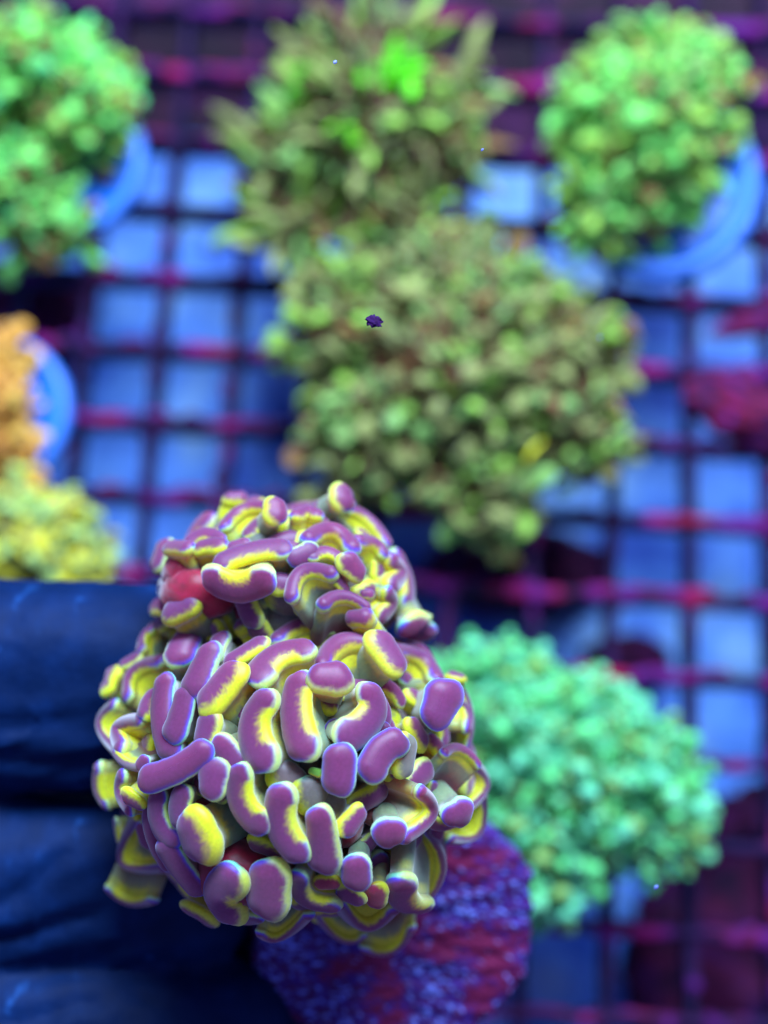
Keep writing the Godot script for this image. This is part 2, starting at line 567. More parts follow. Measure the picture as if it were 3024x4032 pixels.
# ------------------------------------------------------------------ egg crate bars
func bar(length: float, seed_at: int, red: float) -> ArrayMesh:
	var prof := [Vector2(-0.05, 0.0), Vector2(0.05, 0.0), Vector2(0.09, -0.05), Vector2(0.10, -0.35), Vector2(0.10, -0.60), Vector2(0.0, -0.64), Vector2(-0.10, -0.60), Vector2(-0.10, -0.35), Vector2(-0.09, -0.05)]
	var steps := int(length / 0.14)
	var v := PackedVector3Array()
	var c := PackedColorArray()
	var cols := prof.size()
	for r in steps + 3:
		var s := clampf((r - 1.0) / steps, 0.0, 1.0)
		var x := (s - 0.5) * length
		for k in cols:
			var q: Vector2 = prof[k]
			var p := grain.get_noise_2d(x * 38.0 + seed_at * 311.0, k * 4.0)
			var p2 := grain.get_noise_2d(x * 70.0 + seed_at * 97.0, k * 3.0)
			var crust := smoothstep(0.08, 0.45, p + red + 0.5 * p2) * (1.0 if q.y > -0.2 else (0.45 if q.y > -0.5 else 0.2))
			var fat := 1.0 + 0.9 * crust * (1.0 if q.y > -0.2 else 0.15) + 0.25 * p2
			if r == 0 or r == steps + 2:
				fat = 0.02
			var bow := 0.05 * grain.get_noise_2d(x * 9.0, seed_at * 40.0)
			fat *= 1.0 + 0.35 * grain.get_noise_2d(x * 40.0, seed_at * 90.0)
			v.append(Vector3(x, bow + q.y + 0.07 * crust * (1.0 if q.y > -0.2 else 0.0), q.x * fat + bow) * CM)
			var col := lin(22, 16, 50).lerp(lin(60, 16, 66), clampf(0.5 + p2, 0, 1) * 0.5)
			col = col.lerp(lin(158, 14, 44).lerp(lin(96, 24, 110), clampf(0.5 + p2 * 1.5, 0, 1)), crust)
			c.append(col)
	return sheet(steps + 3, cols, v, grid_normals(steps + 3, cols, v), c)

var soft: StandardMaterial3D
var plastic: StandardMaterial3D
var crusty: StandardMaterial3D

func mat(rough: float, spec: float) -> StandardMaterial3D:
	var m := StandardMaterial3D.new()
	m.vertex_color_use_as_albedo = true
	m.roughness = rough
	m.metallic_specular = spec
	return m

func _ready() -> void:
	# ---- camera
	var cam := Camera3D.new()
	cam.name = "camera"
	cam.transform = Transform3D(held.basis, Vector3(4.956, 23.689, 5.667) * CM)
	var lens := CameraAttributesPhysical.new()
	lens.frustum_focal_length = 46.80          # a 41 degree picture height
	lens.frustum_focus_distance = 0.1370
	lens.exposure_aperture = 8.6
	lens.frustum_near = 0.01
	lens.frustum_far = 4.0
	cam.attributes = lens
	cam.fov = 41.0
	cam.near = 0.01
	cam.far = 4.0
	cam.current = true
	add_child(cam)
	# ---- the tank's blue lamp and the dim blue room
	var env := Environment.new()
	env.background_mode = Environment.BG_COLOR
	env.background_color = Color(0.08, 0.10, 0.28).linear_to_srgb()
	env.tonemap_mode = Environment.TONE_MAPPER_LINEAR
	env.tonemap_exposure = 1.65
	env.sdfgi_enabled = true
	env.ssao_enabled = true
	env.ssil_enabled = true
	var we := WorldEnvironment.new()
	we.name = "environment"
	we.environment = env
	add_child(we)
	var lamp := AreaLight3D.new()
	lamp.name = "tank_lamp"
	lamp.area_size = Vector2(0.34, 0.22)
	lamp.light_color = Color(0.75, 0.87, 1.0)
	lamp.light_energy = 0.60
	lamp.area_range = 3.0
	lamp.shadow_enabled = true
	add_child(lamp)
	lamp.look_at_from_position(Vector3(11.0, 41.0, -32.0) * CM, Vector3(4.5, 2.0, 0.0) * CM, Vector3.UP)

	# ---- materials
	grain.noise_type = FastNoiseLite.TYPE_SIMPLEX_SMOOTH
	grain.frequency = 0.02
	grain.seed = 11
	tissue = mat(0.45, 0.4)
	tissue.subsurf_scatter_enabled = true
	tissue.subsurf_scatter_strength = 0.42
	tissue.rim_enabled = true
	tissue.rim = 1.0
	tissue.albedo_texture = noise_map(0.05, 3, [0.0, 1.0], [Color(0.86, 0.86, 0.86), Color(1, 1, 1)], 5, 256)
	tissue.uv1_triplanar = true
	tissue.uv1_scale = Vector3.ONE * 160.0
	soft = mat(0.6, 0.3)
	soft.rim_enabled = true
	soft.rim = 0.5
	plastic = mat(0.4, 0.5)
	crusty = mat(0.8, 0.3)
	crusty.heightmap_enabled = false
	var black_rubber := StandardMaterial3D.new()
	black_rubber.albedo_texture = noise_map(0.012, 4, [0.0, 0.45, 0.62, 0.84, 1.0], [lin(2, 24, 60), lin(3, 28, 68), lin(4, 32, 76), lin(6, 38, 86), lin(40, 96, 170)].map(func(q): return q.linear_to_srgb()), 9, 512)
	black_rubber.uv1_triplanar = true
	black_rubber.uv1_scale = Vector3.ONE * 22.0
	black_rubber.roughness = 0.62
	black_rubber.metallic_specular = 0.22
	black_rubber.normal_enabled = true
	black_rubber.normal_texture = noise_map(0.02, 5, [], [], 21, 512, FastNoiseLite.TYPE_SIMPLEX_SMOOTH, true, 3.0)
	black_rubber.normal_scale = 0.5

	# ---- the tank: pale bottom, dark ground behind it
	var bottom := MeshInstance3D.new()
	bottom.name = "tank_floor"
	var slab := BoxMesh.new()
	slab.size = Vector3(34, 0.6, 20.4) * CM
	bottom.mesh = slab
	var fm := StandardMaterial3D.new()
	fm.albedo_texture = noise_map(0.01, 4, [0.2, 0.42, 0.58, 0.8], [lin(46, 100, 214).linear_to_srgb(), lin(96, 156, 255).linear_to_srgb(), lin(104, 164, 255).linear_to_srgb(), lin(150, 200, 255).linear_to_srgb()], 31, 512)
	fm.uv1_triplanar = true
	fm.uv1_scale = Vector3.ONE * 8.0
	fm.roughness = 0.6
	bottom.material_override = fm
	bottom.position = Vector3(4, -4.3, 1.0) * CM
	bottom.set_meta("kind", "structure")
	bottom.set_meta("label", "pale blue-lit tank bottom seen through the holes of the rack")
	add_child(bottom)
	var back := MeshInstance3D.new()
	back.name = "ground"
	var slab2 := BoxMesh.new()
	slab2.size = Vector3(120, 0.6, 120) * CM
	back.mesh = slab2
	var gm := StandardMaterial3D.new()
	gm.albedo_texture = noise_map(0.012, 3, [0.0, 0.5, 0.7, 1.0], [lin(26, 8, 26).linear_to_srgb(), lin(46, 12, 36).linear_to_srgb(), lin(70, 16, 54).linear_to_srgb(), lin(86, 30, 110).linear_to_srgb()], 37, 512)
	gm.uv1_triplanar = true
	gm.uv1_scale = Vector3.ONE * 6.0
	gm.roughness = 0.9
	back.material_override = gm
	back.position = Vector3(4, -5.2, 0) * CM
	back.set_meta("kind", "structure")
	back.set_meta("label", "dark maroon ground beyond the pale tank bottom")
	add_child(back)

	# ---- the egg crate rack
	var rack := thing("egg_crate_rack", "dark square-celled egg crate rack crusted with red and purple algae under all the corals", "rack")
	var across: Array = []
	var along: Array = []
	for k in 7:
		across.append(bar(26.6, k + 1, [0.10, 0.2, -0.05, 0.05, 0.25, -0.12, 0.12][k]))
		along.append(bar(30.8, k + 11, [-0.25, -0.1, -0.3, -0.05, -0.2, 0.08, -0.15][k]))
	for j in range(-9, 11):
		put(rack, "crossbar", across[posmod(j * 3, 7)], crusty, Transform3D(Basis(), Vector3(4.9, 0.0, -1.4 * j) * CM))
	for i in range(-6, 14):
		put(rack, "lengthwise_bar", along[posmod(i * 3, 7)], crusty, Transform3D(Basis(Vector3.UP, PI / 2), Vector3(1.4 * i, -0.06, -0.7) * CM))

	# ---- rubble under and on the rack; the dark rocks are added for shaded cells
	var dark := [lin(26, 16, 44), lin(50, 16, 50), lin(96, 22, 60), lin(44, 24, 90)]
	var crust_tones := [lin(30, 18, 60), lin(64, 16, 50), lin(130, 18, 50), lin(60, 30, 120)]
	for q in [
		[Vector3(7.0, -3.4, 0.4), Vector3(1.7, 0.9, 0.9), "added dark rock under the rack for the shade of the large olive coral", 1],
		[Vector3(-3.4, -3.4, -4.6), Vector3(1.3, 0.8, 0.9), "added dark rock under the rack at the left, for the shade of the green coral", 2],
		[Vector3(9.2, -3.2, 2.1), Vector3(0.8, 0.7, 0.5), "small rusty red rock under the rack above the round green coral", 3],
		[Vector3(11.6, -3.3, 8.0), Vector3(2.3, 1.0, 2.6), "large dark purple rock added under the rack to darken the lower right", 4],
		[Vector3(12.0, -3.3, 5.2), Vector3(1.2, 0.8, 0.8), "dark rock added under the rack, darkening it right of the round green coral", 5]]:
		var o := thing("rock", q[2], "rock", Transform3D(Basis(), q[0] * CM), "rocks under the rack")
		put(o, "stone", lump(Vector3.ZERO, q[1], 0.4, 1.8, dark, 40, q[3]), crusty)
	for q in [
		[Vector3(10.7, 0.15, -2.0), Vector3(1.1, 0.35, 0.55), "crimson and purple algae-crusted rubble lying on the rack at the right edge", 7],
		[Vector3(10.9, 0.1, -3.7), Vector3(0.8, 0.2, 0.22), "thin dark red sliver of rubble on the rack above the crusted rubble", 8]]:
		var o := thing("crusted_rock", q[2], "rock", Transform3D(Basis(Vector3.UP, -0.35 if q[3] == 7 else 0.25), q[0] * CM), "rubble on the rack")
		put(o, "stone", lump(Vector3.ZERO, q[1], 0.5, 1.6, crust_tones, 40, q[3]), crusty)

	# ---- the frags
	var green := [lin(86, 172, 64), lin(134, 228, 100)]
	var teal := [lin(84, 176, 90), lin(112, 230, 130)]
	var moss := [lin(118, 148, 48), lin(158, 202, 72)]
	var rust := [lin(112, 74, 40), lin(150, 104, 52)]
	var sage := [lin(104, 142, 70), lin(150, 196, 98)]
	var drab := [lin(116, 114, 58), lin(154, 156, 82)]
	var slate := [lin(76, 96, 96), lin(108, 140, 122)]
	var wine := [lin(98, 58, 48), lin(134, 84, 60)]
	var neon := [lin(90, 210, 20), lin(140, 255, 40)]
	frag("bushy_coral", "bright green bushy coral at the upper left, on a blue plug", [[-2.44, -7.27, 1.39, 1.90], [-1.65, -6.90, 0.90, 1.60], [-2.49, -5.26, 0.88, 1.50], [-1.83, -4.73, 0.44, 1.00], [-2.24, -4.49, 0.44, 1.00], [-1.20, -6.83, 0.49, 1.20]], "finger", [green, moss, green, teal, green, rust], 210, 0.50, 0.5, 101)
	frag("leafy_coral", "brown and olive leafy coral with neon green streaks, top middle", [[3.68, -6.62, 1.55, 1.80], [2.25, -6.11, 0.85, 1.20], [4.99, -6.59, 0.86, 1.30], [3.60, -8.08, 1.16, 1.30], [4.33, -5.05, 0.96, 1.10], [2.48, -4.97, 0.72, 1.00], [5.27, -7.78, 0.45, 1.00]], "leaf", [drab, moss, drab, wine, sage, rust], 250, 0.56, 0.4, 102, [[Vector3(4.2, 2.2, -7.2), 0.62, lin(130, 255, 30), 6], [Vector3(3.6, 2.2, -6.9), 0.5, lin(120, 235, 40), 3], [Vector3(2.35, 1.9, -7.0), 0.5, lin(110, 240, 50), 3], [Vector3(3.3, 2.1, -5.9), 0.5, lin(150, 235, 20), 3]])
	frag("bushy_coral", "green ruffled coral at the upper right, on a blue plug with raised rim", [[8.81, -6.72, 1.45, 1.90], [7.96, -7.40, 0.89, 1.40], [9.49, -7.92, 0.89, 1.40], [7.95, -5.46, 0.79, 1.20], [9.05, -5.95, 0.72, 1.30], [8.76, -8.43, 0.78, 1.20]], "finger", [green, moss, green, sage, moss, rust], 270, 0.46, 0.5, 103)
	frag("knobbly_coral", "widest coral, olive green with stubby knobs, in the middle behind the hammer coral", [[5.26, -2.23, 2.24, 2.10], [3.67, -2.90, 1.40, 1.60], [6.96, -1.99, 1.54, 1.70], [5.51, -3.73, 1.33, 1.50], [4.08, -1.05, 1.30, 1.40], [5.94, -0.51, 1.14, 1.30], [6.93, -3.38, 0.86, 1.30], [7.90, -0.99, 0.61, 1.00], [6.12, 0.42, 0.53, 0.90], [8.10, -2.77, 0.46, 1.00]], "finger", [drab, moss, drab, sage, drab, rust], 299, 0.50, 0.4, 104, [[Vector3(6.95, 1.9, -0.7), 0.4, lin(236, 224, 20), 1]])
	frag("zoanthid_coral", "orange coral cut off by the left edge of the picture, on a pale blue plug", [[-2.71, -1.12, 0.70, 1.60], [-2.66, -2.02, 0.47, 1.20], [-2.42, -0.32, 0.50, 1.20]], "finger", [[lin(190, 120, 44), lin(250, 184, 74)], [lin(160, 92, 44), lin(232, 160, 60)]], 90, 0.5, 0.5, 105)
	frag("button_coral", "yellow knobbed coral just above the dark glove", [[-1.47, 1.20, 0.79, 1.60], [-2.04, 0.92, 0.68, 1.40], [-0.96, 1.02, 0.42, 1.10], [-0.67, 1.62, 0.37, 1.00]], "finger", [[lin(180, 176, 44), lin(240, 228, 56)], [lin(128, 166, 100), lin(176, 206, 112)], [lin(176, 170, 40), lin(236, 222, 60)], [lin(130, 110, 70), lin(180, 170, 90)]], 120, 0.44, 0.4, 106)
	frag("fuzzy_coral", "sea green fuzzy coral of fine polyps, right of the hammer coral", [[7.38, 4.49, 1.76, 2.20], [6.33, 3.49, 1.03, 1.70], [5.74, 3.02, 0.50, 1.30], [6.34, 2.77, 0.50, 1.30], [8.61, 4.50, 1.20, 1.70], [7.23, 5.60, 1.32, 1.90], [8.89, 5.24, 1.05, 1.50], [7.07, 6.34, 0.66, 1.40], [8.10, 3.69, 0.71, 1.40], [7.10, 3.17, 0.57, 1.30]], "polyp", [teal, [lin(92, 180, 112), lin(132, 234, 164)], sage, [lin(84, 180, 126), lin(122, 234, 172)]], 300, 0.36, 0.4, 107)
	plug("blue frag plug under the green coral at the upper left", Vector3(-2.12, 0.45, -6.25), 1.66, Vector3(0.05, 1, 0.05))
	plug("blue frag plug under the ruffled green coral at the upper right", Vector3(9.06, 0.45, -6.25), 1.86, Vector3(0.0, 1, 0.06))
	plug("pale blue frag plug beside the orange coral at the left edge", Vector3(-2.83, 0.45, -1.27), 1.5, Vector3(0.03, 1, 0.0))

	# ---- the hand in its glove
	var person := thing("person", "hand in a wrinkled dark blue glove reaching in from the left to hold the coral", "person", held)
	for q in [[-2.04, 0.36, 0.92, -1.32], [-4.42, 0.26, 0.78, -1.3], [-6.50, 0.38, 0.92, -1.15]]:   # the three fingers in view: two strands each, so that they are broad
		for s in [-1.0, 1.0]:
			var y: float = q[0] + s * q[1]
			bone(Vector3(-9.6, y * 0.98 - 0.1, q[3] - 0.3), Vector3(-5.0, y, q[3]), q[2] * 1.04, q[2], 0.5 if s > 0 else 0.12)
			bone(Vector3(-5.0, y, q[3]), Vector3(-2.3 if q[0] > -6.0 else (-1.95 if s > 0 else -1.25), y - 0.06, q[3] - 0.25), q[2], q[2] * 0.93, 0.12)
		bone(Vector3(-9.6, q[0] - 0.1, q[3] - 0.2), Vector3(-2.6, q[0], q[3] - 0.2), q[2] * 0.98, q[2] * 0.92, 0.3)
	bone(Vector3(-9.4, -5.3, -2.4), Vector3(-1.9, -5.4, -2.5), 0.75, 0.7, 0.12)
	bone(Vector3(-9.4, -8.9, -1.9), Vector3(-4.2, -8.9, -2.1), 1.0, 0.85, 0.12)
	bone(Vector3(-10.5, -2.4, -4.6), Vector3(-6.0, -2.6, -4.9), 1.3, 1.15)
	bone(Vector3(-6.0, -2.6, -4.9), Vector3(-2.2, -4.0, -4.6), 1.15, 0.95)
	bone(Vector3(-9.4, -2.2, -2.0), Vector3(-15.5, -4.0, -2.6), 1.35, 1.6, 0.8)
	bone(Vector3(-9.6, -4.5, -1.8), Vector3(-15.5, -5.0, -2.6), 1.3, 1.7, 0.8)
	bone(Vector3(-9.6, -6.7, -1.7), Vector3(-15.5, -6.0, -2.6), 1.3, 1.6, 0.8)
	bone(Vector3(-9.4, -8.6, -2.0), Vector3(-15.5, -6.8, -2.6), 1.1, 1.5, 0.8)
	bone(Vector3(-10.5, -2.6, -4.4), Vector3(-15.0, -4.2, -3.2), 1.4, 1.5, 0.8)
	bone(Vector3(-15.5, -5.4, -2.8), Vector3(-24.0, -6.5, -3.2), 2.4, 3.0, 1.2)
	var folds := [
		[Vector2(-4.6, -2.45), Vector2(-2.9, -2.35), 0.06], [Vector2(-4.8, -2.75), Vector2(-3.2, -2.9), 0.07], [Vector2(-3.9, -3.05), Vector2(-2.6, -2.75), 0.06],
		[Vector2(-4.6, -4.55), Vector2(-3.4, -3.75), 0.05], [Vector2(-4.9, -5.0), Vector2(-2.9, -4.45), 0.09], [Vector2(-3.3, -5.1), Vector2(-2.4, -4.7), 0.05],
		[Vector2(-3.5, -6.9), Vector2(-3.35, -5.5), 0.05], [Vector2(-4.4, -5.7), Vector2(-2.9, -5.55), 0.05], [Vector2(-2.9, -5.5), Vector2(-2.2, -5.9), 0.04]]
	put(person, "glove", net(Vector3(-25.5, -10.5, -7.0), Vector3(0.2, -0.2, 0.6), 0.11, folds), black_rubber)

	# ---- the hammer coral on its crusted plug
	rng.seed = 77
	coral = thing("hammer_coral", "sharp two-headed hammer coral with purple bean-shaped tips and yellow bands, held in front", "coral", held)
	var big := Head.new()
	big.at = Vector3(-1.012, -2.850, 0.0)
	big.r = Vector3(2.02, 1.74, 1.75)
	var small := Head.new()
	small.at = Vector3(-1.113, -0.877, -0.35)
	small.r = Vector3(1.42, 1.02, 1.2)
	for h in [big, small]:
		var hn := Node3D.new()
		hn.name = numbered(coral, "polyp_head")
		hn.position = h.at * CM
		coral.add_child(hn, true)
		h.node = hn
		put(hn, "flesh", lump(Vector3(0, 0, -0.15), h.r * 0.75, 0.28, 1.8, [lin(110, 8, 40), lin(150, 14, 54), lin(176, 20, 70), lin(120, 20, 60)], 64, 4), tissue)
	hammer(small, -6.0, 10.2, -5.6, 10.3, -5.1, 10.3, 2.0, 130, 1.50, 0.0)
	hammer(small, -6.1, 7.3, -4.1, 9.1, -1.0, 9.4, 1.5, 65, 1.20, 0.0)
	hammer(small, -0.2, 8.3, -0.2, 7.9, -0.1, 7.6, 2.0, 180, 0.55, 1.2)
	hammer(small, -3.2, 10.1, -0.6, 10.4, 1.7, 9.2, 1.2, 90, 1.30, -1.2)
	hammer(small, 2.8, 9.5, 4.0, 10.4, 6.1, 10.3, 1.3, 90, 1.30, -0.8)
	hammer(small, 6.1, 9.2, 6.2, 8.9, 6.3, 8.7, 2.3, 225, 0.50, 1.5)
	hammer(small, 7.5, 9.4, 9.7, 8.1, 11.6, 5.7, 1.4, 150, 1.20, -0.3)
	hammer(small, 1.7, 8.0, 2.8, 8.4, 3.8, 8.1, 1.5, 100, 0.90, 0.5)
	hammer(small, -9.8, 5.7, -8.0, 6.5, -6.2, 5.9, 1.3, 100, 0.50, 0.0)
	hammer(small, -8.3, 5.0, -7.2, 5.3, -6.3, 5.3, 1.7, 90, 0.80, 0.0)
	hammer(small, -11.1, 4.5, -10.2, 4.5, -9.1, 4.5, 1.6, 90, 0.90, 1.0)
	hammer(small, -13.5, 4.7, -13.9, 3.9, -14.0, 3.2, 2.0, 60, 0.40, 0.0)
	hammer(small, -14.7, -0.4, -14.7, 0.7, -13.0, 1.3, 1.3, 0, 0.80, -1.0)
	hammer(small, -4.8, 5.2, -4.3, 5.5, -3.7, 5.6, 1.4, 90, 0.50, -0.5)
	hammer(small, -2.3, 5.4, -1.6, 5.7, -0.9, 5.7, 1.1, 90, 0.40, -0.8)
	hammer(small, -5.6, 3.8, -2.5, 4.8, 0.3, 5.1, 2.0, 90, 0.75, 0.0)
	hammer(small, -6.3, 1.5, -3.7, 0.6, -1.1, 1.4, 2.4, 270, 0.70, 0.8)
	hammer(small, 0.7, 5.6, 1.4, 5.6, 2.1, 5.4, 1.1, 90, 0.40, -0.8)
	hammer(small, 1.9, 3.8, 2.6, 4.0, 3.2, 4.2, 1.8, 200, 0.40, 0.0)
	hammer(small, 3.6, 4.2, 5.1, 4.5, 6.4, 3.8, 1.2, 90, 0.80, 0.3)
	hammer(small, 3.1, 5.9, 5.5, 6.7, 7.7, 5.0, 1.8, 100, 1.00, 0.3)
	hammer(small, 7.0, 3.1, 7.4, 2.7, 7.8, 2.2, 1.9, 180, 0.50, 1.2)
	hammer(small, 8.7, 6.0, 10.2, 5.7, 11.3, 4.6, 1.5, 120, 1.00, -0.4)
	hammer(small, 12.3, 3.6, 13.1, 2.1, 12.2, 0.8, 1.9, 190, 1.00, -0.3)
	hammer(small, 1.4, 0.1, 2.6, 2.5, 5.4, 2.4, 1.5, 50, 0.95, 0.6)
	hammer(small, 5.8, 2.0, 6.4, 1.5, 7.0, 0.7, 1.0, 180, 0.60, 0.3)
	hammer(small, 4.7, -0.6, 6.7, 0.1, 9.0, -1.1, 1.3, 90, 1.00, 0.5)
	hammer(small, 10.9, -2.4, 11.9, -1.1, 11.6, 0.1, 1.6, 200, 0.90, 0.0)
	hammer(small, 13.4, 0.9, 14.8, -0.6, 15.3, -2.8, 1.3, 200, 1.20, -1.0)
	hammer(small, 12.9, -3.2, 13.6, -3.7, 14.3, -3.9, 3.0, 330, 0.45, 1.2)
	hammer(small, 8.8, 0.1, 9.1, 0.2, 9.4, 0.1, 0.8, 90, 0.50, 0.3)
	hammer(small, -14.3, -1.7, -13.1, -1.2, -12.4, -1.0, 1.7, 90, 0.70, 0.0)
	hammer(small, -10.8, -1.6, -9.9, -1.2, -9.1, -0.9, 2.2, 90, 0.85, 0.5)
	hammer(small, -14.6, -4.3, -14.0, -3.8, -12.9, -3.2, 1.7, 100, 0.90, 0.3)
	hammer(big, -17.2, 13.7, -17.0, 14.9, -16.2, 15.7, 1.2, 60, 1.00, -0.5)
	hammer(big, -7.1, 17.1, -6.4, 17.3, -5.8, 17.3, 1.3, 90, 0.80, 0.0)
	hammer(big, -1.9, 17.4, 0.3, 17.8, 3.0, 17.0, 1.3, 80, 1.00, -0.2)
	hammer(big, -4.8, 16.1, -4.5, 16.4, -4.1, 16.6, 1.9, 45, 0.90, 0.3)
	hammer(big, -1.0, 15.3, 1.5, 16.6, 4.2, 16.3, 1.7, 60, 1.00, 0.0)
	hammer(small, 7.4, -2.0, 7.9, -1.9, 8.5, -2.0, 1.8, 45, 1.40, 1.0)
	hammer(big, -8.0, 15.5, -7.6, 15.9, -6.7, 16.0, 1.4, 60, 0.60, -0.3)
	hammer(big, -7.5, 13.5, -7.4, 14.3, -7.2, 15.0, 1.7, 30, 0.40, 0.0)
	hammer(big, -5.3, 13.3, -4.1, 14.0, -2.8, 14.8, 1.6, 45, 0.60, 0.2)
	hammer(big, -8.8, 10.7, -8.3, 12.1, -7.8, 13.5, 2.3, 10, 0.35, 0.6)
	hammer(big, -10.9, 13.2, -10.8, 13.9, -10.6, 14.4, 2.5, 150, 0.40, 0.3)
	hammer(big, -13.4, 13.4, -13.3, 13.8, -13.0, 14.2, 1.7, 90, 0.90, -0.8)
	hammer(big, -2.5, 12.1, -0.9, 13.7, 1.7, 14.3, 2.5, 60, 0.75, 0.3)
	hammer(big, 3.7, 12.9, 5.4, 14.9, 8.4, 14.7, 2.1, 65, 1.15, 0.0)
	hammer(big, 9.3, 13.6, 9.9, 12.7, 10.6, 11.7, 2.5, 150, 0.55, 1.6)
	hammer(big, 3.6, 11.1, 4.3, 11.2, 5.0, 11.1, 2.6, 110, 0.45, 1.6)
	hammer(big, 11.4, 13.6, 14.3, 12.5, 15.9, 10.5, 1.7, 125, 1.15, 0.0)
	hammer(big, 13.5, 14.5, 14.9, 14.1, 16.3, 12.0, 1.3, 140, 1.00, -1.0)
	hammer(big, -18.5, 11.5, -18.0, 12.0, -17.4, 12.1, 1.4, 90, 0.50, 0.0)
	hammer(big, -18.0, 8.5, -17.3, 11.0, -14.5, 12.2, 1.7, 45, 1.05, 0.0)
	hammer(big, -20.3, 9.1, -20.2, 9.8, -20.0, 10.3, 2.1, 70, 0.60, 0.0)
	hammer(big, -19.7, 7.3, -21.1, 4.9, -19.1, 2.4, 1.4, 10, 1.15, 0.0)
	hammer(big, -14.9, 8.1, -14.6, 9.3, -13.8, 9.9, 1.7, 80, 0.60, -0.6)
	hammer(big, -12.7, 10.7, -12.5, 7.9, -11.4, 5.1, 2.1, 0, 0.25, 0.0)
	hammer(big, -9.8, 9.7, -10.1, 8.1, -10.6, 6.5, 2.0, 20, 0.30, 0.5)
	hammer(big, -17.1, 4.0, -17.5, 5.9, -14.9, 7.0, 1.6, 30, 1.00, 0.2)
	hammer(big, -17.7, 3.5, -16.3, 2.7, -14.4, 2.6, 0.8, 330, 0.90, 0.0)
	hammer(big, -7.7, 6.2, -7.5, 6.9, -7.3, 7.6, 2.0, 20, 0.50, 0.0)
	hammer(big, -6.9, 9.4, -6.0, 10.7, -5.0, 11.7, 2.7, 40, 0.65, 0.6)
	hammer(big, -1.8, 9.7, -2.8, 7.2, -1.9, 4.5, 2.5, 0, 0.65, 0.4)
	hammer(big, 1.4, 11.1, 1.2, 8.5, 2.0, 5.5, 2.4, 5, 0.65, 0.4)
	hammer(big, -5.7, 5.4, -5.2, 4.7, -4.6, 4.0, 2.2, 330, 0.40, 0.0)
	hammer(big, -12.6, 2.1, -9.8, 3.3, -7.3, 5.0, 2.2, 60, 0.30, 1.0)
	hammer(big, -13.9, 3.1, -13.8, 3.3, -13.6, 3.5, 1.1, 0, 0.30, 0.5)
	hammer(big, -12.4, 4.1, -11.9, 4.1, -11.3, 4.0, 0.8, 60, 0.30, -0.8)
	hammer(big, -6.6, 1.7, -6.5, 2.4, -6.5, 2.9, 2.4, 40, 0.40, 0.5)
	hammer(big, -4.0, 2.9, -3.7, 0.3, -2.1, -1.6, 2.2, 350, 0.65, 0.4)
	hammer(big, 0.0, 1.1, -0.0, -1.6, 1.4, -4.2, 2.4, 350, 0.55, 0.5)
	hammer(big, -9.8, 0.8, -10.1, -0.4, -9.9, -1.7, 1.9, 0, 0.40, 0.0)
	hammer(big, -8.3, -2.3, -8.1, -3.0, -7.7, -3.8, 3.3, 350, 0.60, 0.4)
	hammer(big, -21.2, 0.3, -21.3, -1.8, -20.4, -3.5, 1.5, 350, 1.00, 0.0)
	hammer(big, -16.7, 1.5, -16.9, -0.4, -15.7, -1.8, 1.4, 0, 0.95, 0.0)
	hammer(big, -14.9, -0.0, -14.5, -0.5, -13.8, -0.5, 1.4, 300, 0.70, 0.6)
	hammer(big, -12.4, 0.3, -12.4, -2.1, -11.1, -4.0, 1.8, 350, 0.40, 0.0)
	hammer(big, -13.8, -1.5, -13.6, -4.5, -12.2, -7.2, 1.5, 0, 0.30, -0.6)
	hammer(big, -16.5, -4.0, -18.7, -9.7, -13.9, -10.4, 1.5, 330, 1.15, 0.0)
	hammer(big, -20.7, -6.2, -20.5, -8.2, -19.9, -9.7, 1.0, 0, 0.70, -1.5)
	hammer(big, -20.7, -13.8, -18.4, -15.2, -15.5, -14.6, 1.2, 280, 1.40, 0.0)
	hammer(big, -11.4, -4.9, -10.2, -6.9, -8.7, -8.9, 2.0, 320, 0.30, 0.2)
	hammer(big, -4.9, -7.0, -6.2, -8.9, -5.4, -11.0, 2.9, 20, 0.55, 0.5)
	hammer(big, -1.3, -6.9, -1.4, -8.0, -1.5, -9.1, 3.3, 20, 0.45, 0.5)
	hammer(big, 1.6, -7.0, 2.1, -9.3, 4.5, -10.5, 1.8, 315, 0.85, 0.3)
	hammer(big, -10.1, -13.0, -9.1, -13.5, -8.5, -14.6, 1.6, 300, 0.60, -0.3)
	hammer(big, -11.1, -10.3, -10.5, -10.4, -10.0, -10.8, 0.7, 300, 1.00, -1.5)
	hammer(big, -7.2, -12.7, -5.5, -14.8, -3.2, -14.3, 1.3, 280, 0.70, -1.2)
	hammer(big, -2.7, -15.0, -0.5, -15.6, 2.4, -13.0, 1.1, 280, 1.25, 0.0)
	hammer(big, 14.2, 7.2, 14.4, 8.0, 14.9, 8.8, 3.0, 340, 0.25, 1.8)
	hammer(big, 15.1, 9.7, 18.4, 7.5, 18.9, 5.0, 1.3, 200, 1.15, 0.2)
	hammer(big, 17.2, 10.1, 17.6, 10.1, 17.9, 9.9, 1.3, 45, 0.80, 0.5)
	hammer(big, 18.7, 10.1, 20.3, 7.0, 19.9, 3.0, 0.9, 190, 1.25, -0.8)
	hammer(big, 19.1, 10.4, 19.5, 10.1, 19.8, 9.7, 0.8, 180, 0.60, -1.5)
	hammer(big, 6.6, 6.1, 8.8, 7.9, 8.6, 10.0, 2.4, 200, 0.55, 0.6)
	hammer(big, 10.2, 9.9, 10.7, 8.7, 10.6, 7.8, 1.0, 190, 0.40, -0.8)
	hammer(big, 10.4, 7.1, 10.6, 6.8, 10.8, 6.5, 1.2, 190, 0.40, -0.6)
	hammer(big, 8.3, 3.4, 9.3, 4.9, 10.6, 5.6, 2.4, 100, 0.35, 1.0)
	hammer(big, 12.2, 5.2, 12.1, 4.1, 11.9, 3.1, 1.9, 180, 0.55, 0.3, "olive")
